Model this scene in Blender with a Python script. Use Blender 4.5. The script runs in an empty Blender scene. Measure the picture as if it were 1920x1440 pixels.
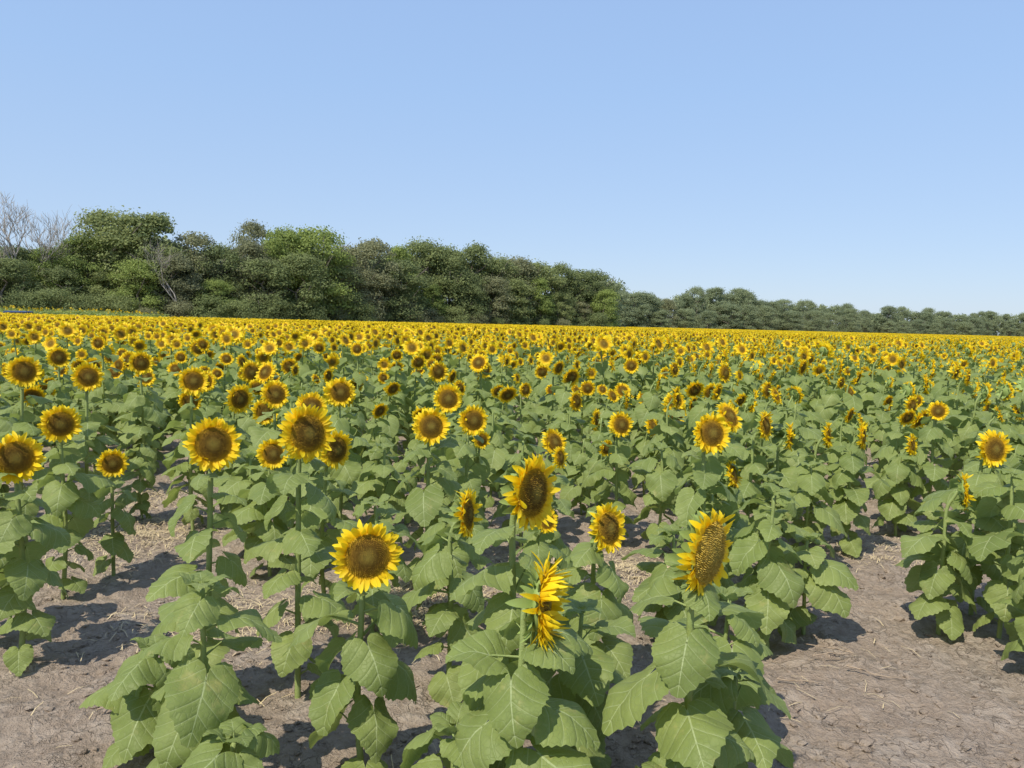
import bpy, math, random
import numpy as np
from mathutils import Vector, Matrix, Euler, noise
R=math.radians
scene=bpy.context.scene; COL=scene.collection
scene.view_settings.view_transform='Standard'
scene.view_settings.look='None'; scene.view_settings.exposure=0; scene.view_settings.gamma=1

# ------------------------------------------------------------ camera
CAMH=1.75
cd=bpy.data.cameras.new("camera"); cam=bpy.data.objects.new("camera",cd); COL.objects.link(cam)
cd.sensor_width=36; cd.lens=27.2; cd.clip_end=6000; cd.clip_start=0.05
cam.matrix_world=Matrix.Translation((0,0,CAMH))@Matrix.Rotation(R(90-4.5),4,'X')@Matrix.Rotation(R(1.43),4,'Z')
scene.camera=cam

# ------------------------------------------------------------ light
SUN_AZ=R(-143); SUN_EL=R(52)
w=bpy.data.worlds.new("World"); scene.world=w; w.use_nodes=True
nt=w.node_tree; bg=nt.nodes['Background']
sky=nt.nodes.new('ShaderNodeTexSky'); sky.sky_type='NISHITA'; sky.sun_disc=False
sky.sun_elevation=SUN_EL; sky.sun_rotation=SUN_AZ
sky.air_density=1.0; sky.dust_density=0.5; sky.ozone_density=2.0; sky.altitude=200
# hazy summer air: lighten the clear-sky model by elevation
tc=nt.nodes.new('ShaderNodeTexCoord'); sx=nt.nodes.new('ShaderNodeSeparateXYZ'); nt.links.new(tc.outputs['Generated'],sx.inputs[0])
rp=nt.nodes.new('ShaderNodeValToRGB'); cr=rp.color_ramp
for _ in range(3): cr.elements.new(.5)
for e,(p,c) in zip(cr.elements,[(0,(.48,.595,.765)),(.10,(.43,.575,.81)),(.28,(.37,.55,.855)),(.5,(.33,.50,.84)),(1,(.29,.41,.70))]): e.position=p; e.color=(*c,1)
nt.links.new(sx.outputs[2],rp.inputs[0])
g1=nt.nodes.new('ShaderNodeVectorMath'); g1.operation='SCALE'; g1.inputs['Scale'].default_value=1/.15; nt.links.new(rp.outputs[0],g1.inputs[0])
g2=nt.nodes.new('ShaderNodeVectorMath'); g2.operation='SCALE'; g2.inputs['Scale'].default_value=1.6; nt.links.new(sky.outputs[0],g2.inputs[0])
mx=nt.nodes.new('ShaderNodeMix'); mx.data_type='RGBA'; mx.inputs[0].default_value=.85
nt.links.new(g2.outputs[0],mx.inputs[6]); nt.links.new(g1.outputs[0],mx.inputs[7])
nt.links.new(mx.outputs[2],bg.inputs[0]); bg.inputs[1].default_value=0.15
sd=bpy.data.lights.new("sun",'SUN'); sd.energy=5.0; sd.angle=R(0.5); sd.color=(1,.93,.79)
so=bpy.data.objects.new("sun",sd); COL.objects.link(so)
S=Vector((math.sin(SUN_AZ)*math.cos(SUN_EL),math.cos(SUN_AZ)*math.cos(SUN_EL),math.sin(SUN_EL)))
so.rotation_euler=S.to_track_quat('Z','Y').to_euler(); so.location=S*50

# ------------------------------------------------------------ materials
class NM:
    def __init__(s,name,rough=.6,spec=.5):
        s.mat=bpy.data.materials.new(name); s.mat.use_nodes=True
        s.t=s.mat.node_tree; s.n=s.t.nodes; s.b=s.n['Principled BSDF']
        s.b.inputs['Roughness'].default_value=rough
        s.b.inputs['Specular IOR Level'].default_value=spec
    def N(s,k,**kw):
        x=s.n.new(k)
        for a,b in kw.items(): setattr(x,a,b)
        return x
    def L(s,a,b): s.t.links.new(a,b)
    def math(s,op,a,b=None,c=None):
        x=s.N('ShaderNodeMath',operation=op)
        for i,v in enumerate((a,b,c)):
            if v is None: continue
            if isinstance(v,(int,float)): x.inputs[i].default_value=v
            else: s.L(v,x.inputs[i])
        return x.outputs[0]
    def mix(s,f,a,b,mode='MIX'):
        x=s.N('ShaderNodeMix',data_type='RGBA',blend_type=mode)
        for i,v in ((0,f),(6,a),(7,b)):
            if isinstance(v,(int,float)): x.inputs[i].default_value=v
            elif isinstance(v,tuple): x.inputs[i].default_value=(*v,1)
            else: s.L(v,x.inputs[i])
        return x.outputs[2]
    def noise(s,scale,detail=3,vec=None,rough=.5):
        x=s.N('ShaderNodeTexNoise'); x.inputs['Scale'].default_value=scale; x.inputs['Detail'].default_value=detail
        x.inputs['Roughness'].default_value=rough
        if vec is not None: s.L(vec,x.inputs['Vector'])
        return x.outputs[0]
    def ramp(s,f,pts):
        x=s.N('ShaderNodeValToRGB'); cr=x.color_ramp
        while len(cr.elements)<len(pts): cr.elements.new(.5)
        for e,(p,c) in zip(cr.elements,pts): e.position=p; e.color=(*c,1) if len(c)==3 else c
        s.L(f,x.inputs[0]); return x.outputs[0]
    def pos(s): return s.N('ShaderNodeNewGeometry').outputs['Position']
    def uv(s):
        u=s.N('ShaderNodeUVMap'); x=s.N('ShaderNodeSeparateXYZ'); s.L(u.outputs[0],x.inputs[0]); return x.outputs[0],x.outputs[1]
    def bump(s,h,strength,dist=.01):
        x=s.N('ShaderNodeBump'); x.inputs['Strength'].default_value=strength; x.inputs['Distance'].default_value=dist
        s.L(h,x.inputs['Height']); s.L(x.outputs[0],s.b.inputs['Normal']); return x.outputs[0]
    def translucent(s,colr,fac,nrm=None):
        t=s.N('ShaderNodeBsdfTranslucent'); m=s.N('ShaderNodeMixShader'); m.inputs[0].default_value=fac
        if isinstance(colr,tuple): t.inputs[0].default_value=(*colr,1)
        else: s.L(colr,t.inputs[0])
        s.L(s.b.outputs[0],m.inputs[1]); s.L(t.outputs[0],m.inputs[2]); s.L(m.outputs[0],s.n['Material Output'].inputs[0])

def leaf_mat(name,detail=True):
    m=NM(name,.54,.32); u,v=m.uv(); p=m.pos()
    n1=m.noise(2.8,2,p)
    base=m.ramp(n1,[(.3,(.168,.220,.062)),(.5,(.226,.280,.083)),(.72,(.290,.338,.108))])
    g=m.N('ShaderNodeNewGeometry')
    if detail:
        oi=m.N('ShaderNodeObjectInfo')
        base=m.mix(m.math('MULTIPLY',oi.outputs['Random'],.5),base,(.27,.33,.085))
        au=m.math('ABSOLUTE',u)
        mid=m.math('LESS_THAN',au,m.math('MULTIPLY_ADD',v,-.012,.016))
        q=m.math('SUBTRACT',v,m.math('MULTIPLY',au,.95))
        q=m.math('ADD',q,m.math('MULTIPLY',m.math('MULTIPLY',au,au),.55))
        fr=m.math('FRACT',m.math('MULTIPLY_ADD',q,3.9,.5+2))
        dist=m.math('ABSOLUTE',m.math('SUBTRACT',fr,.5))
        sidev=m.math('LESS_THAN',dist,m.math('MULTIPLY_ADD',au,-.045,.040))
        side_h=m.math('POWER',m.math('MINIMUM',m.math('MULTIPLY',dist,5),1),.6)
        vein=m.math('MAXIMUM',mid,m.math('MULTIPLY',sidev,.7))
        vo=m.N('ShaderNodeTexVoronoi',feature='DISTANCE_TO_EDGE'); vo.inputs['Scale'].default_value=11; uvn=m.N('ShaderNodeUVMap'); m.L(uvn.outputs[0],vo.inputs['Vector'])
        tv=m.ramp(vo.outputs['Distance'],[(0,(1,1,1)),(.05,(0,0,0))])
        n2=m.noise(45,3,p); n4=m.noise(14,2,p); n3=m.noise(9,4,p,.7)
        base=m.mix(m.math('MULTIPLY',n2,.32),base,(.12,.17,.045))
        base=m.mix(m.ramp(n3,[(.61,(0,0,0)),(.72,(.5,.5,.5))]),base,(.42,.38,.14))
        base=m.mix(m.math('MULTIPLY',tv,.2),base,(.38,.46,.22))
        base=m.mix(m.math('MULTIPLY',vein,.6),base,(.49,.56,.29))
        h=m.math('ADD',m.math('MULTIPLY',side_h,.5),m.math('ADD',m.math('MULTIPLY',n2,.35),m.math('MULTIPLY',n4,.9)))
        h=m.math('SUBTRACT',h,m.math('MULTIPLY',tv,.22))
        m.bump(h,.58,.0085)
    base=m.mix(m.math('MULTIPLY',g.outputs['Backfacing'],.45),base,(.32,.39,.20))
    m.L(base,m.b.inputs['Base Color'])
    m.translucent(m.mix(.5,base,(.47,.60,.06)),.31)
    return m.mat
M_LEAF=leaf_mat("sunflower_leaf"); M_LEAFD=leaf_mat("field_sunflower_leaf",False)
def simple(name,c1,c2,scale,rough=.6,trans=None,bump=0,bs=80):
    m=NM(name,rough,.35); p=m.pos(); n=m.noise(scale,4,p)
    c=m.mix(n,c1,c2); m.L(c,m.b.inputs['Base Color'])
    if bump: m.bump(m.noise(bs,5,p),bump,.01)
    if trans: m.translucent(c,trans)
    return m.mat
M_STEM=simple("sunflower_stem",(.20,.26,.07),(.31,.37,.14),30,.6,None,.4,300)
M_BRACT=simple("sunflower_bract",(.24,.32,.08),(.33,.43,.13),25,.6,.15)
def petal_mat():
    m=NM("sunflower_petal",.5,.3); u,v=m.uv(); p=m.pos()
    c=m.ramp(v,[(0,(.83,.46,.004)),(.25,(.94,.65,.009)),(1,(.97,.79,.024))])
    n=m.noise(9,2,p); c=m.mix(m.math('MULTIPLY',n,.38),c,(.90,.55,.006))
    m.L(c,m.b.inputs['Base Color'])
    st=m.math('SINE',m.math('MULTIPLY',u,22)); m.bump(st,.35,.0015)
    m.translucent(c,.32); return m.mat
M_PETAL=petal_mat()
def disk_mat(name,pts,tipc):
    m=NM(name,.8,.15); u,v=m.uv(); p=m.pos()
    n0=m.noise(60,2,p); uu=m.math('ADD',u,m.math('MULTIPLY_ADD',n0,.24,-.12))
    c=m.ramp(uu,pts)
    n=m.noise(260,2,p); c=m.mix(m.math('MULTIPLY',n,.55),c,(.06,.034,.008))
    c=m.mix(m.math('MULTIPLY',v,.6),c,tipc)
    m.L(c,m.b.inputs['Base Color']); m.bump(n,.8,.005); return m.mat
M_DISK=disk_mat("sunflower_disk",[(0,(.31,.25,.05)),(.26,(.23,.16,.03)),(.45,(.125,.072,.012)),(.68,(.21,.115,.015)),(.86,(.42,.25,.018)),(1,(.70,.45,.018))],(.64,.42,.045))
M_DISK2=disk_mat("seeded_sunflower_disk",[(0,(.38,.30,.06)),(.3,(.42,.30,.045)),(.6,(.44,.29,.04)),(.82,(.50,.33,.035)),(1,(.66,.45,.035))],(.78,.58,.14))
M_DISK3=disk_mat("field_sunflower_disk",[(0,(.28,.20,.035)),(.3,(.18,.11,.016)),(.6,(.26,.15,.015)),(.82,(.50,.31,.017)),(1,(.76,.50,.018))],(.58,.36,.04))
def soil_mat():
    m=NM("soil",.95,.1); p=m.pos()
    big=m.noise(.9,4,p); fine=m.noise(16,8,p,.72); vf=m.noise(90,5,p,.7); md=m.noise(4,5,p,.6)
    c=m.ramp(fine,[(.28,(.27,.212,.160)),(.5,(.43,.348,.272)),(.75,(.59,.495,.40))])
    c=m.mix(m.ramp(big,[(.35,(0,0,0)),(.65,(.5,.5,.5))]),c,(.41,.31,.235))
    c=m.mix(m.ramp(md,[(.5,(0,0,0)),(.7,(.55,.55,.55))]),c,(.56,.475,.39))
    vo=m.N('ShaderNodeTexVoronoi',feature='DISTANCE_TO_EDGE'); vo.inputs['Scale'].default_value=7
    wv=m.N('ShaderNodeVectorMath',operation='ADD'); nz=m.N('ShaderNodeTexNoise'); nz.inputs['Scale'].default_value=8; nz.inputs['Detail'].default_value=7; m.L(p,nz.inputs[0])
    sc=m.N('ShaderNodeVectorMath',operation='SCALE'); sc.inputs['Scale'].default_value=.45; m.L(nz.outputs['Color'],sc.inputs[0])
    m.L(p,wv.inputs[0]); m.L(sc.outputs[0],wv.inputs[1]); m.L(wv.outputs[0],vo.inputs['Vector'])
    crack=m.ramp(vo.outputs['Distance'],[(0,(0,0,0)),(.04,(1,1,1))])
    inv=m.math('MULTIPLY',m.math('SUBTRACT',1,crack),m.ramp(md,[(.42,(0,0,0)),(.58,(1,1,1))]))
    c=m.mix(m.math('MULTIPLY',inv,.55),c,(.18,.135,.10))
    m.L(c,m.b.inputs['Base Color'])
    h=m.math('ADD',m.math('MULTIPLY',fine,1.6),m.math('ADD',m.math('MULTIPLY',vf,.3),m.math('MULTIPLY',inv,-.45)))
    h=m.math('ADD',h,m.math('MULTIPLY',md,1.2))
    m.bump(h,.85,.05); return m.mat
M_SOIL=soil_mat()
M_STRAW=simple("straw",(.50,.39,.21),(.70,.58,.37),12,.8)
M_TWIG=simple("dry_twig_bark",(.26,.19,.13),(.42,.33,.24),30,.8)
M_BARK=simple("tree_bark",(.12,.10,.08),(.22,.19,.15),2,.9,None,.6,8)
M_DEAD=simple("weathered_bark",(.26,.235,.205),(.38,.35,.31),2,.9)
def tree_mat(name,dark,mid,light,haze=0.,hz=(.29,.34,.25)):
    m=NM(name,.85,.08); u,v=m.uv(); p=m.pos()
    oi=m.N('ShaderNodeObjectInfo')
    n=m.noise(.22,3,p)
    f=m.math('MULTIPLY_ADD',u,.3,m.math('MULTIPLY_ADD',n,.6,-.05))
    f=m.math('ADD',f,m.math('MULTIPLY_ADD',oi.outputs['Random'],.6,-.3))
    c=m.ramp(f,[(.1,dark),(.45,mid),(.85,light)])
    if haze: c=m.mix(haze,c,hz)  # aerial haze blended into the foliage base colour
    m.L(c,m.b.inputs['Base Color']); m.translucent(c,.44); return m.mat
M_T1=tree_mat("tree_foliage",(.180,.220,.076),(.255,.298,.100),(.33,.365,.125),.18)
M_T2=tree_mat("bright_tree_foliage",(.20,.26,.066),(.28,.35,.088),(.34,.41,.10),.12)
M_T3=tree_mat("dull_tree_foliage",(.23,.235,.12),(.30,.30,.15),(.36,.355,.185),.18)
M_T4=tree_mat("haze_tinted_tree_foliage",(.20,.25,.105),(.27,.315,.125),(.325,.37,.15),.40,(.31,.36,.28))  # far foliage, paled by distance haze painted into its colour
def flat(n,c,r=.5):
    m=NM(n,r,.5); nn=m.noise(6,3,m.pos()); m.L(m.mix(m.math('MULTIPLY',nn,.3),c,tuple(k*.6 for k in c)),m.b.inputs['Base Color']); return m.mat
M_BLUE=flat("blue_car_paint",(.06,.11,.27),.4)
M_GLASS=flat("car_glass",(.05,.06,.08),.08); M_TYRE=flat("tyre_rubber",(.02,.02,.02),.8); M_RIM=flat("rim_metal",(.4,.4,.42),.35)

# ------------------------------------------------------------ mesh builder
class MB:
    def __init__(s): s.v=[];s.f=[];s.m=[];s.uv=[]
    def add(s,g,m=None,M=None):
        v,f,uv,mm=g; o=len(s.v)
        if M is not None: v=[tuple(M@Vector(p)) for p in v]
        s.v.extend(v); s.uv.extend(uv)
        s.f.extend([tuple(i+o for i in q) for q in f])
        s.m.extend(mm if m is None else [m]*len(f))
    def geo(s): return (s.v,s.f,s.uv,s.m)
    def mesh(s,name,mats,smooth=True):
        me=bpy.data.meshes.new(name); me.from_pydata(s.v,[],s.f)
        for a in mats: me.materials.append(a)
        me.polygons.foreach_set('material_index',s.m)
        me.polygons.foreach_set('use_smooth',[smooth]*len(s.f))
        li=np.zeros(len(me.loops),dtype=np.int32); me.loops.foreach_get('vertex_index',li)
        uvl=me.uv_layers.new(name='UVMap'); a=np.array(s.uv,dtype=np.float32)[li]
        uvl.data.foreach_set('uv',a.ravel()); me.update(); return me
def tube(pts,rad,sides=6,m=0,cap=True):
    v=[];f=[];n=len(pts); pts=[Vector(p) for p in pts]; up=Vector((0.31,.17,.9))
    for i,p in enumerate(pts):
        d=(pts[min(i+1,n-1)]-pts[max(i-1,0)]).normalized()
        a=d.cross(up); 
        if a.length<.05: a=d.cross(Vector((1,0,0)))
        a.normalize(); b=d.cross(a)
        for k in range(sides):
            t=2*math.pi*k/sides; v.append(tuple(p+(a*math.cos(t)+b*math.sin(t))*rad[i]))
    for i in range(n-1):
        for k in range(sides):
            k2=(k+1)%sides; f.append((i*sides+k,i*sides+k2,(i+1)*sides+k2,(i+1)*sides+k))
    if cap: f.append(tuple(range((n-1)*sides,n*sides)))
    return v,f,[(0.,0.)]*len(v),[m]*len(f)
def catmull(P,n):
    P=[Vector(p) for p in P]; Q=[P[0]*2-P[1]]+P+[P[-1]*2-P[-2]]; out=[]
    for i in range(1,len(Q)-2):
        a,b,c,d=Q[i-1:i+3]
        for k in range(n):
            t=k/n; out.append(.5*((2*b)+(c-a)*t+(2*a-5*b+4*c-d)*t*t+(3*b-a-3*c+d)*t**3))
    out.append(P[-1]); return out

TA=[0,10,22,42,65,90,115,135,152,168,180]; TR=[1,.87,.77,.68,.62,.59,.555,.51,.43,.27,.06]
def leaf_geo(rg,nang,nring,phi0,bend,fold,pet=.66,serr=.028,sides=5,alpha=None):
    al=R(rg.uniform(5,38)) if alpha is None else alpha
    P=Vector((pet*math.cos(al),0,pet*math.sin(al)))
    b=max(bend,.05); curl=rg.uniform(.05,.7); wv=rg.uniform(.04,.13); ph=rg.uniform(0,6); asy=rg.uniform(-.06,.06)
    wr=rg.uniform(.86,1.1); tw=rg.uniform(-.4,.4); q2=rg.uniform(0,6); bu=rg.uniform(.006,.015)
    def pos(s,x):
        if s<0: px=s*math.cos(phi0); pz=s*math.sin(phi0); p=phi0
        else:
            p=phi0-b*s; px=(math.sin(phi0)-math.sin(p))/b; pz=(math.cos(p)-math.cos(phi0))/b
        l=abs(x)*fold-curl*x*x*1.4+wv*math.sin(6.5*s+ph+(1.5 if x>0 else 0))*abs(x)*2+tw*x*s+bu*math.sin(15*s+9*x+ph)+bu*math.sin(13*x-7*s+q2)
        return (P.x+px-math.sin(p)*l, x, P.z+pz+math.cos(p)*l)
    v=[pos(0,0)];uv=[(0.,0.)];f=[]
    for k in range(1,nring+1):
        rho=k/nring
        for i in range(nang+1):
            th=-180+360*i/nang; r=float(np.interp(abs(th),TA,TR))*(1+asy*math.sin(R(th)*2+ph))
            if k==nring and serr: r*=1+serr*((i%2)*2-1)*(1 if abs(th)<160 else 0)*rg.uniform(.4,1.5)
            x=rho*r*math.sin(R(th))*wr; s=rho*r*math.cos(R(th)); v.append(pos(s,x)); uv.append((x,s))
    for i in range(nang): f.append((0,1+i,2+i))
    for k in range(1,nring):
        o=1+(k-1)*(nang+1); q=o+nang+1
        for i in range(nang): f.append((o+i,q+i,q+i+1,o+i+1))
    mm=[0]*len(f); mb=MB(); mb.add((v,f,uv,mm))
    if sides:
        pts=[(0,0,0),(P.x*.5,0,P.z*.62),(P.x*.85,0,P.z*.97),tuple(P)]
        mb.add(tube(pts,[.03,.022,.018,.014],sides,1,False))
    return mb.geo()

PT=[0,.18,.45,.72,.9,1]; PW=[.65,.92,1,.86,.5,.06]
def petal_geo(rg,rb,a,e,L,W,seg=5,cross=2):
    ts=PT if seg==5 else ([0,.4,.8,1] if seg==3 else [0,.5,1]); v=[];uv=[];f=[]
    curl=rg.uniform(-.6,.4); side=rg.uniform(-.25,.25); tw=rg.uniform(-.8,.8)
    ca,sa=math.cos(a),math.sin(a)
    for t in ts:
        hw=float(np.interp(t,PT,PW))*W; r=rb+math.cos(e)*L*t; z=math.sin(e)*L*t+curl*L*t*t
        for c in ((-1,0,1) if cross==2 else (-1,1)):
            x=c*hw*math.cos(tw*t)+side*L*t*t; zz=z+(hw*.35*abs(c))+c*hw*math.sin(tw*t)
            v.append((r*ca-x*sa,r*sa+x*ca,zz)); uv.append((float(c),t))
    n=len(ts); k=cross+1
    for i in range(n-1):
        for c in range(cross): f.append((i*k+c,i*k+c+1,(i+1)*k+c+1,(i+1)*k+c))
    return v,f,uv,[0]*len(f)
def dome(Rd,zc,zr,nr_,na,m=0,uvf=None):
    v=[(0,0,zc)];uv=[(0.,0.)];f=[]
    for k in range(1,nr_+1):
        q=k/nr_
        for i in range(na):
            t=2*math.pi*i/na; v.append((Rd*q*math.cos(t),Rd*q*math.sin(t),zc+(zr-zc)*q*q)); uv.append((q,0.))
    for i in range(na): f.append((0,1+i,1+(i+1)%na))
    for k in range(1,nr_):
        for i in range(na):
            j=(i+1)%na; o=1+(k-1)*na; p=o+na; f.append((o+i,p+i,p+j,o+j))
    return v,f,uv,[m]*len(f)
def head_geo(rg,Rd=.075,npet=84,nfl=560,seg=5,L=.046,em=.30,es=.30,bl=.042,fold=1):
    pet=MB();dk=MB();rc=MB()
    for i in range(npet):
        lay=i%2; a=2*math.pi*(i+rg.uniform(-.7,.7))/npet
        if rg.random()<.05: continue
        e=rg.gauss(em if lay==0 else em-.34,es)
        pet.add(petal_geo(rg,Rd*.93,a,e,L*rg.uniform(.72,1.18),rg.uniform(.0086,.0120)*(84/npet)**.7,seg,2 if seg==5 else 1),0,Matrix.Translation((0,0,-.003*lay)))
    if seg==5:
        for i in range(rg.randint(0,fold*2)):
            pet.add(petal_geo(rg,Rd*.92,rg.uniform(0,6.28),rg.uniform(1.0,1.9),L*.6,.009,5),0)
    zc=.020 if nfl else .012
    dk.add(dome(Rd,zc,0,4 if nfl else 2,28 if nfl else 10))
    for i in range(nfl):
        q=math.sqrt((i+.5)/nfl); a=i*2.399963; r=Rd*q; z=zc*(1-q*q); s=.0021+.0011*q; hgt=(.0035+.0045*q**3)*rg.uniform(.5,1.5)
        c=(r*math.cos(a),r*math.sin(a),z); v=[];lean=rg.uniform(-.0015,.002)
        for k in range(4):
            t=a+k*math.pi/2; v.append((c[0]+s*math.cos(t),c[1]+s*math.sin(t),z-.001))
        v.append((c[0]+lean*math.cos(a),c[1]+lean*math.sin(a),z+hgt))
        tip=1. if rg.random()<.2+.55*q else .2
        dk.add((v,[(0,1,4),(1,2,4),(2,3,4),(3,0,4)],[(q,0.)]*4+[(q,tip)],[0]*4))
    na=20 if nfl else 8; v=[];f=[];prof=[(Rd,-.001),(Rd*1.02,-.008),(Rd*.8,-.02),(Rd*.4,-.03),(.012,-.036)]
    for r,z in prof:
        for i in range(na): t=2*math.pi*i/na; v.append((r*math.cos(t),r*math.sin(t),z))
    for k in range(len(prof)-1):
        for i in range(na): j=(i+1)%na; f.append((k*na+i,(k+1)*na+i,(k+1)*na+j,k*na+j))
    rc.add((v,f,[(0.,0.)]*len(v),[0]*len(f)))
    nb=34 if nfl else 8
    for i in range(nb):
        a=2*math.pi*(i+rg.uniform(-.3,.3))/nb
        rc.add(petal_geo(rg,Rd*(.8 if i%2 else .6),a,rg.uniform(-.8,.1),bl*rg.uniform(.8,1.2),.013,seg,2 if seg==5 else 1),0,Matrix.Translation((0,0,-.012-.007*(i%2))))
    return rc,pet,dk
def head_matrix(h,el,hs=1,off=.08):
    n=Vector((0,-math.cos(el),math.sin(el)))
    q=n.to_track_quat('Z','Y'); return Matrix.Translation((0,-off,h))@q.to_matrix().to_4x4()@Matrix.Scale(hs,4),n
def stem_path(rg,h,el,hs,has_head=True,off=.08):
    wx=rg.uniform(-.03,.03); wy=rg.uniform(-.02,.03)
    if not has_head: return catmull([(0,0,0),(wx,wy,h*.4),(wx*.4,wy,h*.75),(0,wy*.5,h)],4)
    n=Vector((0,-math.cos(el),math.sin(el))); C=Vector((0,-off,h)); P3=C-n*.033*hs
    A=Vector((wx*.2,.002,h-.12)); B=P3-n*.016*hs+Vector((0,0,-.032))
    return catmull([(0,0,-.02),(wx,wy,h*.35),(wx*.6,wy*.6,h*.65),A,B,P3],4)
def at_z(path,z):
    for a,b in zip(path,path[1:]):
        if b.z>=z: return a.lerp(b,(z-a.z)/max(b.z-a.z,1e-5))
    return path[-1]
def leaf_layout(rg,path,h,nleaf,has_head,gs=1.):
    out=[]; a0=rg.uniform(0,360)
    top=h-.07 if has_head else h
    for i in range(nleaf):
        f=(i+.5)/nleaf; z=.05+(top-.05)*f**.88
        s=float(np.interp(f,[0,.25,.55,.82,1],[.12,.17,.188,.15,.08]))*rg.uniform(.74,1.22)*gs
        az=R(a0+i*137.5+rg.uniform(-22,22)); out.append((at_z(path,z),az,s,f))
    return out

rg=random.Random(11); LEAVES=[]
for i in range(22):
    if i<7: a=(R(rg.uniform(-55,-20)),R(rg.uniform(20,55)),rg.uniform(-.1,.22))
    elif i<17: a=(R(rg.uniform(-42,0)),R(rg.uniform(28,66)),rg.uniform(-.05,.3))
    else: a=(R(rg.uniform(-5,30)),R(rg.uniform(50,90)),rg.uniform(.1,.4))
    LEAVES.append((a,rg.randint(0,9999)))
def pick(rg,f):
    if f<.35: return rg.choice([0,1,2,3,4,5,6,8])
    if f<.8: return rg.choice([1,4,7,8,9,10,11,12,13,14,15,16])
    return rg.choice([7,9,11,15,17,18,19,20,21])
LM_HI=[]
for a,s in LEAVES:
    mb=MB(); mb.add(leaf_geo(random.Random(s),56,7,*a)); LM_HI.append(mb.mesh("leaf",[M_LEAF,M_STEM]))
HEADS=[]
for i in range(8):
    rc,pt,dk=head_geo(random.Random(40+i))
    HEADS.append((rc.mesh("flower_head",[M_BRACT]),pt.mesh("petals",[M_PETAL]),dk.mesh("disk",[M_DISK],False)))
rc,pt,dk=head_geo(random.Random(77),Rd=.080,npet=96,nfl=800,L=.040,em=.12,es=.28,fold=0); GOLD=(rc.mesh("flower_head",[M_BRACT]),pt.mesh("petals",[M_PETAL]),dk.mesh("disk",[M_DISK2],False))
rc,pt,dk=head_geo(random.Random(78),npet=140,L=.060,em=.85,es=.6,bl=.050,fold=1)
SIDE=(rc.mesh("flower_head",[M_BRACT]),pt.mesh("petals",[M_PETAL]),dk.mesh("disk",[M_DISK],False))

def obj(name,data,parent=None,loc=None,M=None):
    o=bpy.data.objects.new(name,data); COL.objects.link(o)
    if parent: o.parent=parent
    if M is not None: o.matrix_local=M
    elif loc is not None: o.location=loc
    return o
GROUP="sunflowers growing in the field"
L_FULL="blooming sunflower with yellow petals and brown disk on bare soil"
L_GREEN="leafy green sunflower plant without an open flower"
def thing(name,label,cat,loc,rz=0,group=None,scale=1):
    e=bpy.data.objects.new(name,None); COL.objects.link(e); e.empty_display_size=.1
    e.location=loc; e.rotation_euler=(0,0,rz); e.scale=(scale,)*3
    e["label"]=label; e["category"]=cat
    if group: e["group"]=group
    return e
def near_plant(hx,hy,h,az,el=0,hs=1.,nleaf=16,gs=1.,seed=0,label=None,head=True,special=None):
    rg=random.Random(seed); az=R(az); el=R(el); off=.055 if special else .08
    bx=hx-math.sin(az)*off; by=hy+math.cos(az)*off
    if not head: bx,by=hx,hy
    e=thing("sunflower",label or L_FULL,"sunflower",(bx,by,0),az,GROUP)
    path=stem_path(rg,h,el,hs,head,off)
    n=len(path); mb=MB(); th=.0108*(.75+.3*h)
    mb.add(tube(path,[th*(1.2-.4*i/(n-1)) for i in range(n)],9,0)); obj("stem",mb.mesh("stem",[M_STEM]),e)
    for p,a,s,f in leaf_layout(rg,path,h,nleaf+2,head,gs):
        obj("leaf",LM_HI[pick(rg,f)],e,M=Matrix.Translation(p)@Matrix.Rotation(a-az,4,'Z')@Matrix.Rotation(rg.uniform(-.35,.35),4,'X')@Matrix.Scale(s,4))
    if not head:
        for k in range(4):
            obj("leaf",LM_HI[rg.choice([18,19,20])],e,M=Matrix.Translation(path[-1])@Matrix.Rotation(k*1.7,4,'Z')@Matrix.Rotation(-.5,4,'Y')@Matrix.Scale(.07,4))
    else:
        M,_=head_matrix(h,el,hs,off); M=M@Matrix.Rotation(rg.uniform(0,6.28),4,'Z')
        H=special or HEADS[seed%8]; hd=obj("flower_head",H[0],e,M=M); obj("petals",H[1],hd); obj("disk",H[2],hd)
    return e

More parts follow.
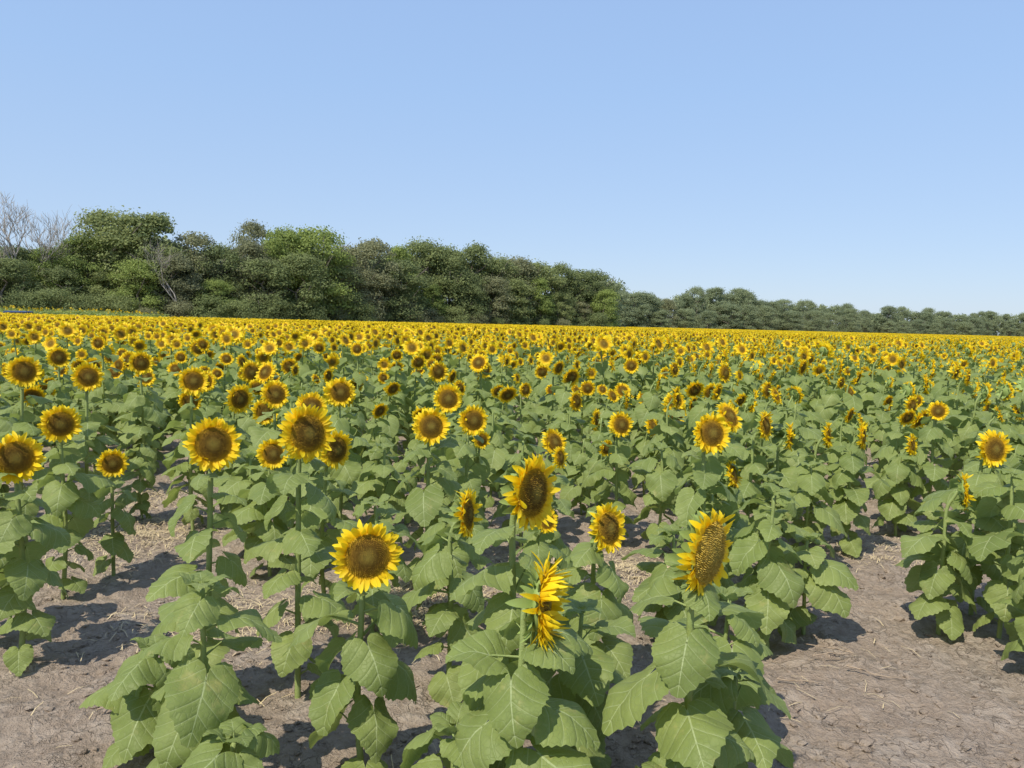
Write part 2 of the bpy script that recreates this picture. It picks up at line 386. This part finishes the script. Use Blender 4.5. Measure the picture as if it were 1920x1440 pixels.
PL=[]
NEAR=[
(-.50,2.70,.91,17,2,1.08,13,1.06,"sunflower facing forward with petals folded over its brown disk"),
(.08,2.62,1.17,54,0,1.15,15,1.05,"tall sunflower with large brown disk turned sideways"),
(.11,2.30,.90,80,0,1.15,15,1.05,"sunflower seen from the side showing green bracts behind petals"),
(.61,2.30,1.07,50,-4,1.22,16,1.1,"drooping sunflower with broad golden seeded disk and ragged petals"),
(.46,3.5,.82,44,12,1.0,13,1,"smaller sunflower turned sideways above leafy stem"),
(-.19,3.5,.87,76,5,1.0,12,1,"sunflower in profile with narrow yellow petals"),
(-.90,3.4,1.24,44,8,1.12,16,1.0,"tall sunflower with pointed petals and dark brown disk"),
(-1.30,3.35,1.19,26,6,1.04,15,1.0,"sunflower with wide flat brown disk on straight stem"),
(-1.0,4.4,1.0,52,0,1.0,14,1,None),
(-1.55,5.0,.86,30,10,.9,14,1,None),
(-2.33,3.6,1.06,35,0,1.05,17,1.05,"sunflower beside bare soil with heavy leafy stem"),
(-2.7,4.6,1.08,34,-3,1.0,16,1.05,None),
(-2.6,5.0,.77,30,0,.84,11,.8,"small lone sunflower standing on bare soil"),
(-3.48,5.5,1.32,38,5,1,15,1,None),(-3.3,6,1.25,34,10,1,15,1,None),(-3.56,7.4,1.28,32,0,1,15,1,None),(-4.7,8,1.28,34,0,1,15,1,None),
(-2.48,6,1.24,30,12,1,15,1,None),(-1.84,6,1.15,25,8,1,15,1,None),(-1.29,5.8,1.2,22,8,1,15,1,None),(-1.35,5.2,1.15,25,20,.95,15,1,None),
(-.48,5.8,1.17,18,12,1,15,1,None),(-.51,4.9,1.08,15,10,1.04,15,1,None),(-.27,5.5,1.05,25,8,1,15,1,None),
(.86,6,.98,20,10,.92,15,1,None),(1.15,4.4,1.15,18,12,1.04,15,1,None),(1.42,5.0,1.18,40,30,.95,15,1,None),
(1.92,5.8,1.03,50,8,1,15,1,None),(2.18,6,.92,68,0,1,15,1,None),(2.56,6.2,.91,62,5,1,15,1,None),(2.75,6,.94,60,5,1,15,1,None),
(3.4,6.5,.8,48,5,.9,14,1,None),(2.9,4.6,1.07,14,5,1.0,16,1.1,"sunflower rising above a leafy clump by bare soil"),
(2.62,4.4,.85,64,5,.95,15,1.1,None),(3.6,6.5,1.1,-15,5,.75,13,1,None),(.2,4.0,.72,30,20,.62,12,.95,None),(1.46,5,.8,60,20,.85,13,1,None),
(1.57,7.4,1.04,10,5,.9,14,1,None),(.3,4.6,.95,60,10,.6,14,1,None),
]
GREEN=[
(1.43,4.1,.86),(1.72,4.35,.55),(-1.06,2.62,.80),(2.85,4.35,.95),(2.72,3.85,.72),(3.2,4.7,.95),(-2.75,3.95,.72),
(.95,3.2,.60),(.30,2.95,.62),(-.15,2.35,.46),(.80,2.6,.55),(-.75,4.2,.72),(1.25,4.75,.72),(3.0,3.7,.5),(.9,4.15,.62),(-.3,4.3,.66),
(-1.9,5.6,.72),(-.9,5.5,.82),(0.1,5.9,.85),(1.15,5.9,.8),(1.8,5.2,.72),(2.2,5.6,.75),(-1.35,2.9,.45),
(-.85,2.35,.40),(.5,2.25,.36),
]
seed=100
for t in NEAR:
    x,y,h,az,el,hs,nl,gs,lb=t; near_plant(x,y,h,az,el,hs,nl,gs,seed,lb,special={103:GOLD,102:SIDE}.get(seed)); PL.append((x,y)); seed+=1
for x,y,h in GREEN:
    near_plant(x,y,h,random.Random(seed).uniform(0,360),0,1,13 if h>.6 else 9,1.05,seed,L_GREEN,False); PL.append((x,y)); seed+=1

# ------------------------------------------------------------ mid plants (shared meshes, with parts)
MID=[]
for i in range(19):
    head=i<15
    rg=random.Random(300+i); h=rg.uniform(.92,1.24) if head else rg.uniform(.8,1.0); el=R(rg.uniform(-32,26)); path=stem_path(rg,h,el,1,head)
    st=MB(); n=len(path); st.add(tube(path,[.0115*(1.1-.35*k/(n-1)) for k in range(n)],6,0))
    fo=MB()
    for p,a,s,f in leaf_layout(rg,path,h,17,head,1.05):
        ar,sd_=LEAVES[pick(rg,f)]
        fo.add(leaf_geo(random.Random(sd_+i),22,3,*ar,sides=3,serr=.025),None,Matrix.Translation(p)@Matrix.Rotation(a,4,'Z')@Matrix.Rotation(rg.uniform(-.35,.35),4,'X')@Matrix.Scale(s,4))
    MID.append((st.mesh("stem",[M_STEM]),fo.mesh("foliage",[M_LEAF,M_STEM]),h,el))
BARE=[(-3.5,7.1,.8,.8),(.2,5.2,1.0,.5),(2.9,6.0,.5,.5),(2.3,4.6,.5,1.3),(-2.3,4.3,1.2,1.2),(4.6,6.4,.6,.35)]
def bare(x,y): return any(((x-a)/c)**2+((y-b)/d)**2<1 for a,b,c,d in BARE)
def face(rg,x,y): return R(rg.gauss(40+34*max(-.6,min(.7,x/y)),25))
rg=random.Random(5); cand=[]
y=5.0
while y<46:
    xl=.78*y+1.5; x=-xl
    while x<xl:
        px=x+rg.uniform(-.17,.17); py=y+rg.uniform(-.28,.28)+.06*x
        if py>4.6 and not bare(px,py) and rg.random()<(.92 if py>6 else .33):
            if all((px-a)**2+(py-b)**2>.09 for a,b in PL): cand.append((px,py))
        x+=.42
    y+=.68
vis=[c for c in cand if abs(c[0])<.70*c[1]+.3]; vis.sort(key=lambda c:c[1])
NIND=300-len(PL); ind=set(vis[:NIND]); rest=[c for c in cand if c not in ind]
for k,(x,y) in enumerate([c for c in vis[:NIND]]):
    cl=noise.noise(Vector((x*.9,y*.9,7)))*1.0
    hasH = rg.random()<(0. if y<6.3 else .44+cl if y<7.6 else .72+cl if y<9 else .86+cl)
    st,fo,h,el=MID[rg.randrange(15) if hasH else 15+rg.randrange(4)]; az=face(rg,x,y); sz=rg.uniform(.78,1.15)*(1.0 if y>7 else .9)
    e=thing("sunflower",L_FULL if hasH else L_GREEN,"sunflower",(x,y,0),az,GROUP,sz)
    obj("stem",st,e); obj("foliage",fo,e)
    if hasH:
        M,_=head_matrix(h,el,rg.uniform(.65,1.18)/sz); H=HEADS[rg.randrange(8)]
        hd=obj("flower_head",H[0],e,M=M@Matrix.Rotation(rg.uniform(0,6),4,'Z')); obj("petals",H[1],hd); obj("disk",H[2],hd)

# ------------------------------------------------------------ field beyond (stuff)
MATS=[M_LEAFD,M_STEM,M_PETAL,M_DISK3,M_BRACT]
def low_plant(mb,rg,base,nleaf,nang,nring,lod,az=0,hh=None,head=True):
    h=hh or rg.uniform(1.02,1.36); el=R(rg.uniform(-28,26)); path=stem_path(rg,h,el,1)
    B=Matrix.Translation(base)@Matrix.Rotation(az,4,'Z')
    if lod==1: mb.add(tube(path[::3]+[path[-1]],[.012]*len(path[::3]+[path[-1]]),3,1,False),1,B)
    for p,a,s,f in leaf_layout(rg,path,h,nleaf,True,1.18 if lod==1 else 1.4):
        if lod==2 and f<.3: continue
        ar,sd_=LEAVES[pick(rg,f)]
        mb.add(leaf_geo(rg,nang,nring,*ar,sides=0,serr=0),0,B@Matrix.Translation(p)@Matrix.Rotation(a,4,'Z')@Matrix.Scale(s,4))
    if not head: return
    rc,pt,dk=head_geo(rg,Rd=.066 if lod==1 else .058,L=.060 if lod==1 else .080,npet=30 if lod==1 else 16,nfl=0,seg=3 if lod==1 else 2)
    M,_=head_matrix(h,el,rg.uniform(.72,1.2)); M=B@M
    mb.add(pt.geo(),2,M); mb.add(dk.geo(),3,M); mb.add(rc.geo(),4,M)
def unlinked(name,me): return bpy.data.objects.new(name,me)
V1=[]
for i in range(12):
    mb=MB(); low_plant(mb,random.Random(500+i),(0,0,0),13,12,2,1); V1.append(unlinked("sunflower_variant",mb.mesh("field_sunflower",MATS)))
V2=[]
for i in range(4):
    r2=random.Random(600+i); mb=MB()
    for a in range(5):
        for b in range(8):
            low_plant(mb,r2,(-1.5+.6*a+.3+r2.uniform(-.2,.2),-1.5+.375*b+.2+r2.uniform(-.15,.15),0),5,6,1,2,R(r2.gauss(0,22)),r2.uniform(1.12,1.38))
    V2.append(unlinked("sunflower_patch_variant",mb.mesh("field_sunflower_patch",MATS)))
V3=[]
for i in range(2):
    r2=random.Random(650+i); mb=MB()
    for a in range(26):
        low_plant(mb,r2,(r2.uniform(-1.5,1.5),r2.uniform(-1.5,1.5),0),11,6,1,2,r2.uniform(0,6),r2.uniform(1.9,2.2),a%9==0)
    V3.append(unlinked("tall_crop_variant",mb.mesh("tall_crop_patch",MATS)))
def gn_stuff(name,pts,rots,scl,idx,variants,label,cat):
    me=bpy.data.meshes.new(name); me.from_pydata(pts,[],[])
    a=me.attributes.new("rot",'FLOAT_VECTOR','POINT'); a.data.foreach_set('vector',np.array(rots,dtype=np.float32).ravel())
    a=me.attributes.new("scl",'FLOAT_VECTOR','POINT'); a.data.foreach_set('vector',np.array(scl,dtype=np.float32).ravel())
    a=me.attributes.new("idx",'INT','POINT'); a.data.foreach_set('value',np.array(idx,dtype=np.int32))
    o=bpy.data.objects.new(name,me); COL.objects.link(o)
    ng=bpy.data.node_groups.new(name,'GeometryNodeTree')
    ng.interface.new_socket('Geometry',in_out='INPUT',socket_type='NodeSocketGeometry')
    ng.interface.new_socket('Geometry',in_out='OUTPUT',socket_type='NodeSocketGeometry')
    N=ng.nodes.new; L=ng.links.new
    gi=N('NodeGroupInput'); go=N('NodeGroupOutput'); iop=N('GeometryNodeInstanceOnPoints'); jn=N('GeometryNodeJoinGeometry')
    for v in reversed(variants):
        oi=N('GeometryNodeObjectInfo'); oi.inputs['Object'].default_value=v; oi.transform_space='ORIGINAL'
        g2=N('GeometryNodeGeometryToInstance'); L(oi.outputs['Geometry'],g2.inputs[0]); L(g2.outputs[0],jn.inputs[0])
    def na(nm,ty):
        x=N('GeometryNodeInputNamedAttribute'); x.data_type=ty; x.inputs['Name'].default_value=nm; return x.outputs['Attribute']
    er=N('FunctionNodeEulerToRotation'); L(na('rot','FLOAT_VECTOR'),er.inputs[0])
    L(gi.outputs[0],iop.inputs['Points']); L(jn.outputs[0],iop.inputs['Instance']); iop.inputs['Pick Instance'].default_value=True
    L(na('idx','INT'),iop.inputs['Instance Index']); L(er.outputs[0],iop.inputs['Rotation']); L(na('scl','FLOAT_VECTOR'),iop.inputs['Scale'])
    L(iop.outputs[0],go.inputs[0])
    md=o.modifiers.new("scatter",'NODES'); md.node_group=ng
    o["kind"]="stuff"; o["label"]=label; o["category"]=cat
    return o
TL=[(-.78,100,12),(-.72,102,11.5),(-.662,104,12),(-.607,105,9.8),(-.56,107,12.8),(-.51,110,15.6),(-.455,110,15.2),(-.43,113,13.4),(-.365,116,12.9),(-.325,119,13.2),(-.31,121,16),(-.285,122,17.6),(-.262,124,16),(-.25,128,13.8),
(-.193,136,15.0),(-.145,145,16.8),(-.076,155,17.2),(-.04,160,16.8),(0,168,16.0),(.055,178,15.0),(.09,185,14.4),(.115,185,15.8),(.126,188,12.5)]
TRt=[(.131,290,16),(.166,300,16),(.19,310,12.8),(.214,320,17),(.255,330,17.3),(.29,345,17.2),(.338,360,14.4),(.428,390,14.8),(.448,400,11.4),(.51,430,14.7),(.56,450,12.7),(.614,470,15.7),(.662,490,15),(.72,500,15),(.80,510,15)]
def tl(t,tab): 
    X=[a[0] for a in tab]; return float(np.interp(t,X,[a[1] for a in tab])),float(np.interp(t,X,[a[2] for a in tab]))
def edge(t):
    if t<-.46: return 84
    if t<.128: return tl(t,TL)[0]-9
    return min(tl(t,TRt)[0]-12,330)
pts=[];rot=[];sc=[];ix=[]
for x,y in rest:
    s=rg.uniform(.80,1.15); pts.append((x,y,0)); rot.append((rg.uniform(-.1,.1),rg.uniform(-.1,.1),face(rg,x,y))); sc.append((s,s,s)); ix.append(rg.randrange(12))
y=47.
while y<340:
    xl=.8*y; x=-xl
    while x<xl:
        if y<edge(x/y):
            pts.append((x+rg.uniform(-.2,.2),y,0)); rot.append((0,0,R(rg.gauss(36+22*x/y,8)))); s=rg.uniform(.97,1.04); sc.append((1.03,1.03,s*1.0)); ix.append(12+rg.randrange(4))
        x+=2.9
    y+=2.9
gn_stuff("sunflower_field",pts,rot,sc,ix,V1+V2,"dense field of yellow blooming sunflowers reaching the trees","sunflower field")
pts=[];rot=[];sc=[];ix=[]
y=89.
while y<96:
    x=-.80*y
    while x<-.462*y:
        pts.append((x,y,0)); rot.append((0,0,rg.uniform(0,6))); s=rg.uniform(.92,1.05)*(1 if x/y<-.50 else .9); sc.append((1,1,s)); ix.append(rg.randrange(2)); x+=2.0
    y+=2.
gn_stuff("tall_green_crop",pts,rot,sc,ix,V3,"strip of taller pale green plants beyond the yellow field","crop strip")

# ------------------------------------------------------------ ground
def axis(f0,f1,st,lim0,lim1):
    a=list(np.arange(f0,f1,st)); s=st; x=a[-1]
    while x<lim1: s*=1.25; x+=s; a.append(x)
    b=[];s=st;x=a[0]
    while x>lim0: s*=1.25; x-=s; b.append(x)
    return np.array(b[::-1]+a)
xs=axis(-4.6,4.6,.03,-3000,3000); ys=axis(1.8,7.5,.03,-60,4000)
def gz(x,y):
    if not(-8<x<8 and 0<y<14): return 0
    p=Vector((x,y,0)); fade=max(0,min(1,(14-y)/4))*max(0,min(1,(8-abs(x))/2))
    return fade*(.040*noise.noise(p*1.1)+.034*noise.noise(p*4.2)+.032*abs(noise.noise(p*9))+.016*noise.noise(p*19))
gv=[(xx,yy,gz(xx,yy)) for yy in ys for xx in xs]
nx=len(xs); gf=[(j*nx+i,j*nx+i+1,(j+1)*nx+i+1,(j+1)*nx+i) for j in range(len(ys)-1) for i in range(nx-1)]
me=bpy.data.meshes.new("ground"); me.from_pydata(gv,[],gf); me.materials.append(M_SOIL)
me.polygons.foreach_set('use_smooth',[True]*len(gf))
g=obj("ground",me); g["kind"]="structure"; g["label"]="dry cracked brown soil of the field"; g["category"]="ground"

import bmesh
mb=MB(); rg=random.Random(77)
bm=bmesh.new(); bmesh.ops.create_icosphere(bm,subdivisions=1,radius=1); iv=[v.co.copy() for v in bm.verts]; fi=[tuple(v.index for v in f.verts) for f in bm.faces]; bm.free()
for i in range(9500):
    y=2.4+6.5*rg.random()**1.4; x=rg.uniform(-.75,.75)*y
    if noise.noise(Vector((x*1.5,y*1.5,3)))<rg.uniform(-.5,.25): continue
    s=.004+.018*rg.random()**3+(.020 if rg.random()<.04 else 0)
    v=[tuple(Vector((c.x*1.3,c.y,c.z*.6))*s*rg.uniform(.6,1.3)+Vector((x,y,gz(x,y)+s*.1))) for c in iv]
    mb.add((v,fi,[(0.,0.)]*len(v),[0]*len(fi)))
o=obj("soil_clods",mb.mesh("soil_clods",[M_SOIL],False)); o["kind"]="stuff"; o["label"]="small dry clods of soil scattered on ground"; o["category"]="soil clods"
mb=MB()
def straw(x,y,l):
    a=rg.uniform(0,3.14); z=gz(x,y)+rg.uniform(.004,.025); d=Vector((math.cos(a),math.sin(a),rg.uniform(-.2,.2)))*l; n=Vector((-math.sin(a),math.cos(a),0))*rg.uniform(.001,.0025)
    p=Vector((x,y,z)); k=Vector((rg.uniform(-.2,.2)*l,rg.uniform(-.2,.2)*l,.01)); v=[p-d-n,p-d+n,p+k+n,p+k-n,p+d+n,p+d-n]
    mb.add(([tuple(q) for q in v],[(0,1,2,3),(3,2,4,5)],[(0.,0.)]*6,[0]*2))
SP=[(-.6,4.7,.6,.5,1600),(.65,5.4,.9,.5,1600),(-2.9,5.9,.6,.7,1100),(-3.4,7.3,.6,.6,700),(-1.6,4.3,.5,.4,600),(0,4,3,1.5,300),(2.9,6.1,.8,.5,350)]
for a,b,c,d,n in SP:
    for i in range(n): straw(rg.gauss(a,c*.5),rg.gauss(b,d*.5),rg.uniform(.02,.06))
o=obj("dry_straw",mb.mesh("dry_straw",[M_STRAW],False)); o["kind"]="stuff"; o["label"]="dry tan straw and weed litter on the soil"; o["category"]="straw"
def twig(x,y,rz,L,seed):
    rg=random.Random(seed); m=MB()
    pts=[Vector((L*t,.008*math.sin(5*t+seed),.012+.01*rg.random())) for t in (0,.25,.5,.75,1)]
    m.add(tube(pts,[.004,.0035,.003,.0025,.0015],6))
    for k in range(3):
        p=pts[k]; a=rg.choice([-1,1])*rg.uniform(.3,.7); l=L*rg.uniform(.2,.35)
        q=[p,p+Vector((math.cos(a)*l*.5,math.sin(a)*l*.5,.01)),p+Vector((math.cos(a)*l,math.sin(a)*l,.004))]
        m.add(tube(q,[.0025,.002,.001],5))
    o=obj("dry_twig",m.mesh("dry_twig",[M_TWIG]),loc=(x,y,gz(x,y)+.012)); o.rotation_euler=(0,0,rz)
    o["label"]="dry broken twig lying on bare soil"; o["category"]="twig"; o["group"]="dry twigs on the soil"
for a in [(1.62,3.95,.2,.3,1),(1.75,3.85,-.5,.26,2),(1.85,4.0,2.7,.25,3),(1.35,3.72,-.2,.22,4),(-1.75,3.2,.8,.2,5)]: twig(*a)

# ------------------------------------------------------------ trees
def crown_arrays(nr,H,Rr,n,q,z0=.12,top=1.,nb=30,lump=.3):
    C=[];Rb=[]
    for i in range(nb):
        u=nr.uniform(0,1)**1.1; z=z0+ (1-z0)*u
        prof=math.sqrt(max(0,1-((u-.38)/.64)**2)) if u>.38 else (.75+.25*u/.38)
        a=nr.uniform(0,6.283); rr=Rr*prof*math.sqrt(nr.uniform(.15,1))*.84
        rb=Rr*nr.uniform(.5,1.25)*lump
        zt=H*(.50+.50*math.sqrt(max(0,1-(rr/Rr)**2)))
        C.append((rr*math.cos(a),rr*math.sin(a),min(H*z,zt-rb*.85))); Rb.append(rb)
    C.append((0,0,H-Rr*lump)); Rb.append(Rr*lump); C=np.array(C);Rb=np.array(Rb)
    w_=Rb**2/np.sum(Rb**2); k=nr.choice(len(C),n,p=w_)
    d=nr.normal(size=(n,3)); d[:,2]=np.where(d[:,2]<-.3,-d[:,2]*.5,d[:,2]); d/=np.linalg.norm(d,axis=1)[:,None]
    P=C[k]+d*(Rb[k]*np.clip(nr.normal(.93,.26,n),.3,1.6))[:,None]
    nn=d+nr.normal(size=(n,3))*.5; nn/=np.linalg.norm(nn,axis=1)[:,None]
    t=np.cross(nn,nr.normal(size=(n,3))); t/=np.linalg.norm(t,axis=1)[:,None]; b=np.cross(nn,t)
    s=(q*nr.uniform(.5,1.3,n))[:,None]
    V=np.stack([P-t*s,P-b*s*.6,P+t*s,P+b*s*.6],1).reshape(-1,3)
    U=np.repeat(nr.uniform(0,1,n),4); return V,U
def crown_mesh(name,V,U,mat):
    n=len(V)//4; me=bpy.data.meshes.new(name); me.from_pydata(V.tolist(),[],np.arange(4*n).reshape(-1,4).tolist())
    me.materials.append(mat); uvl=me.uv_layers.new(name='UVMap'); uvl.data.foreach_set('uv',np.stack([U,U*0],1).astype(np.float32).ravel()); return me
def trunk_mesh(rg,H,mat,Rr=4):
    m=MB(); top=H*.8; pts=[Vector((rg.uniform(-.2,.2)*k,rg.uniform(-.2,.2)*k,top*k/5)) for k in range(6)]; pts[0].z=-.2
    m.add(tube(pts,[.028*H*(1-.15*k) * .8 for k in range(6)],7))
    for i in range(9):
        k=rg.randint(1,4); p=pts[k]; a=rg.uniform(0,6.28); l=Rr*rg.uniform(.5,.85)
        q=[p,p+Vector((math.cos(a)*l*.5,math.sin(a)*l*.5,l*.35)),p+Vector((math.cos(a)*l,math.sin(a)*l,l*.9))]
        m.add(tube(q,[.009*H,.006*H,.002*H],5))
    return m.mesh("trunk",[mat])
TV=[]
for i in range(8):
    nr=np.random.RandomState(900+i); Rr=[3.4,3.8,3.0,3.6,4.0,3.3,2.7,3.5][i]
    V,U=crown_arrays(nr,10,Rr,13500,.125,z0=.04,nb=80,lump=[.29,.26,.32,.28,.25,.32,.3,.24][i])
    tm=trunk_mesh(random.Random(i),10,M_BARK,Rr)
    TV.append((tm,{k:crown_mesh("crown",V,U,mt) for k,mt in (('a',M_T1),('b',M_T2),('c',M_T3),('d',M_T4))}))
SB=[]; ST=[trunk_mesh(random.Random(60+i),3,M_BARK,1.5) for i in range(3)]
for i in range(3):
    nr=np.random.RandomState(950+i); V,U=crown_arrays(nr,5,3.2,5500,.125,z0=.0,nb=44,lump=.34)
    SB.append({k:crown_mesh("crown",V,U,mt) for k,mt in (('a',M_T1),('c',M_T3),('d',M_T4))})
LT={'a':"dark green leafy tree at the edge of the woodland",'b':"bright green broad-leaved tree standing above the woodland",'c':"dull grey-green tree with thin dusty foliage",'d':"distant haze-tinted green tree in the far tree line"}
def tree(x,y,h,k,rg,ws=1.):
    v=rg.randrange(8); s=h/10; e=thing("tree",LT[k],"tree",(x,y,-.1),rg.uniform(0,6.28),"trees along the field edge")
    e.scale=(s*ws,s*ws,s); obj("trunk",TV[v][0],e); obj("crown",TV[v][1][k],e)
def shrub(x,y,h,k,rg):
    e=thing("shrub","dense leafy shrub at the foot of the woodland","shrub",(x,y,-.1),rg.uniform(0,6.28),"shrubs along the woodland edge")
    s=h/5; e.scale=(s*1.1,s*1.1,s); 
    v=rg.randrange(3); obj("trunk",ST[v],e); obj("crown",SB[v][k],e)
rg=random.Random(21)
t=-.80
while t<.122:
    d,h=tl(t,TL); k='b' if -.315<t<-.26 else rg.choice('aabac')
    tree(d*t,d+rg.uniform(0,3),h*rg.uniform(.93,1.05),k,rg,rg.uniform(.85,1.2)); t+=rg.uniform(3.8,5.8)/d
t=-.80
while t<.122:
    d,h=tl(t,TL); tree(d*t,d-4+rg.uniform(-1,1),h*rg.uniform(.46,.80),rg.choice('aabbac'),rg,rg.uniform(1.05,1.45)); t+=rg.uniform(4.5,7)/d
t=-.80
while t<.125:
    d,h=tl(t,TL); shrub(d*t,d-7.5+rg.uniform(-.8,.8),rg.uniform(2.6,5.2),rg.choice('aaac'),rg); t+=rg.uniform(3.6,5)/d
tree(-.338*126,126,17.3,'c',rg,.62)
t=.131
while t<.80:
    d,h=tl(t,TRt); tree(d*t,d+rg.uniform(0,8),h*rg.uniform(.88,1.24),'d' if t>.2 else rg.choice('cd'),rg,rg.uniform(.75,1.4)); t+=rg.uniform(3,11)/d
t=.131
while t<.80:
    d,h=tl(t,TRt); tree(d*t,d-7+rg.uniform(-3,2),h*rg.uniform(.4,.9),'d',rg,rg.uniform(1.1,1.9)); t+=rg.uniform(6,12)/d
VV=[];UU=[]
for j in range(200):
    nr=np.random.RandomState(2000+j); t=-.85+.98*j/200; d,h=tl(t,TL); hh=h*.86
    V,U=crown_arrays(nr,hh,3.8,480,.5,z0=.02,nb=8,lump=.5); V=V+np.array([d*t*1.06,(d+7)*1.0,0]); VV.append(V);UU.append(U)
for j in range(210):
    nr=np.random.RandomState(3000+j); t=.125+.70*(j+nr.uniform(-.5,.5))/210; d,h=tl(max(t,.131),TRt); hh=h*nr.uniform(.75,1.05)
    V,U=crown_arrays(nr,hh,nr.uniform(3.0,6),700,.46,z0=.02,nb=12,lump=.45); V=V+np.array([(d+12)*t,d+12,0]); VV.append(V);UU.append(U)
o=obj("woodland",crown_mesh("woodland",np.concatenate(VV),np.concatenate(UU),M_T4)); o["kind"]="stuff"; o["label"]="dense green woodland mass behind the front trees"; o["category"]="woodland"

def bare_tree(x,y,H,seed,label,spread=.5,depth=5,rk=.016,mr=.02):
    rg=random.Random(seed); e=thing("bare_tree",label,"tree",(x,y,0),0)
    br=MB(); tr=MB(); zmax=[0]
    segl=[]
    def grow(p,d,l,r,n):
        segs=4 if n>1 else 2; pts=[p]; q=p.copy(); dd=d.copy()
        for s in range(segs):
            dd=(dd+Vector((rg.gauss(0,.13),rg.gauss(0,.13),rg.gauss(.05,.08)))).normalized(); q=q+dd*l/segs; pts.append(q.copy())
        zmax[0]=max(zmax[0],max(c.z for c in pts)); segl.append((pts,r,n))
        if n==0: return
        for k in range(3):
            a=rg.uniform(0,6.28); m=rg.uniform(.35,.8)*spread*2
            nd=(dd+Vector((math.cos(a)*m,math.sin(a)*m,rg.uniform(-.1,.3)))).normalized()
            grow(pts[-1-rg.choice([0,0,1])] if segs==2 else pts[rg.choice([2,3,4])],nd,l*rg.uniform(.64,.84),r*.6,n-1)
    grow(Vector((0,0,-.1)),Vector((rg.uniform(-.08,.08),0,1)),H*.34,H*rk,depth)
    k=H/zmax[0]
    for pts,r,n in segl:
        m=len(pts)-1; pts=[c*k for c in pts]; (tr if n==depth else br).add(tube(pts,[max(r,mr)*(1-.4*s/m) for s in range(m+1)],6 if n>2 else 3))
    obj("trunk",tr.mesh("trunk",[M_DEAD]),e); obj("branches",br.mesh("branches",[M_DEAD]),e)
bare_tree(-.628*104,104.5,18.0,3,"tall leafless tree with pale grey branches beside the woodland",.45,6,.015,.022)
bare_tree(-.592*107,107,16.8,8,"leafless tree with fine pale branches beside the woodland",.5,5,.014,.020)
bare_tree(-.43*107,107.5,12.5,12,"dead grey tree with bare forked limbs among green foliage",.6,5,.010,.014)

# ------------------------------------------------------------ blue car parked beyond the field
def loft(sections,m=0):
    v=[];f=[];n=len(sections[0])
    for s in sections: v+=s
    for i in range(len(sections)-1):
        for k in range(n): f.append((i*n+k,i*n+(k+1)%n,(i+1)*n+(k+1)%n,(i+1)*n+k))
    f.append(tuple(range(n))[::-1]); f.append(tuple(range((len(sections)-1)*n,len(sections)*n)))
    return v,f,[(0.,0.)]*len(v),[m]*len(f)
def ring(x,w,z0,z1,b=.1): return [(x,-w+b,z0),(x,w-b,z0),(x,w,z0+b),(x,w,z1-b),(x,w-b,z1),(x,-w+b,z1),(x,-w,z1-b),(x,-w,z0+b)]
car=thing("parked_car","blue car parked beyond the sunflower field near trees","car",(-.645*86,86,-.02),.1)
m=MB(); m.add(loft([ring(-2.3,.8,.5,.95),ring(-2.2,.92,.4,1.15),ring(-1,.95,.35,1.25),ring(1,.95,.35,1.25),ring(2.1,.92,.4,1.2),ring(2.3,.85,.5,1.0)]))
obj("body",m.mesh("body",[M_BLUE],False),car)
m=MB(); m.add(loft([ring(-1.1,.82,1.25,1.3,.02),ring(-.6,.76,1.25,1.60,.04),ring(1.7,.76,1.25,1.62,.04),ring(2.1,.8,1.25,1.3,.02)]))
obj("window",m.mesh("window",[M_GLASS],False),car)
m=MB(); m.add(loft([ring(-.62,.79,1.605,1.70,.03),ring(-.3,.79,1.61,1.74,.03),ring(1.5,.79,1.625,1.76,.03),ring(1.75,.79,1.63,1.72,.03)])); obj("roof",m.mesh("roof",[M_BLUE],False),car)
for xx in (-1.45,1.45):
    for yy in (-.9,.9):
        ty=MB(); ty.add(tube([(0,-.12,0),(0,-.1,0),(0,.1,0),(0,.12,0)],[.28,.35,.35,.28],20)); wo=obj("wheel",ty.mesh("tyre",[M_TYRE]),car,loc=(xx,yy,.35))
        ri=MB(); ri.add(tube([(0,-.14,0),(0,.14,0)],[.2,.2],14)); obj("rim",ri.mesh("rim",[M_RIM]),wo)
print("objects",len(bpy.data.objects))
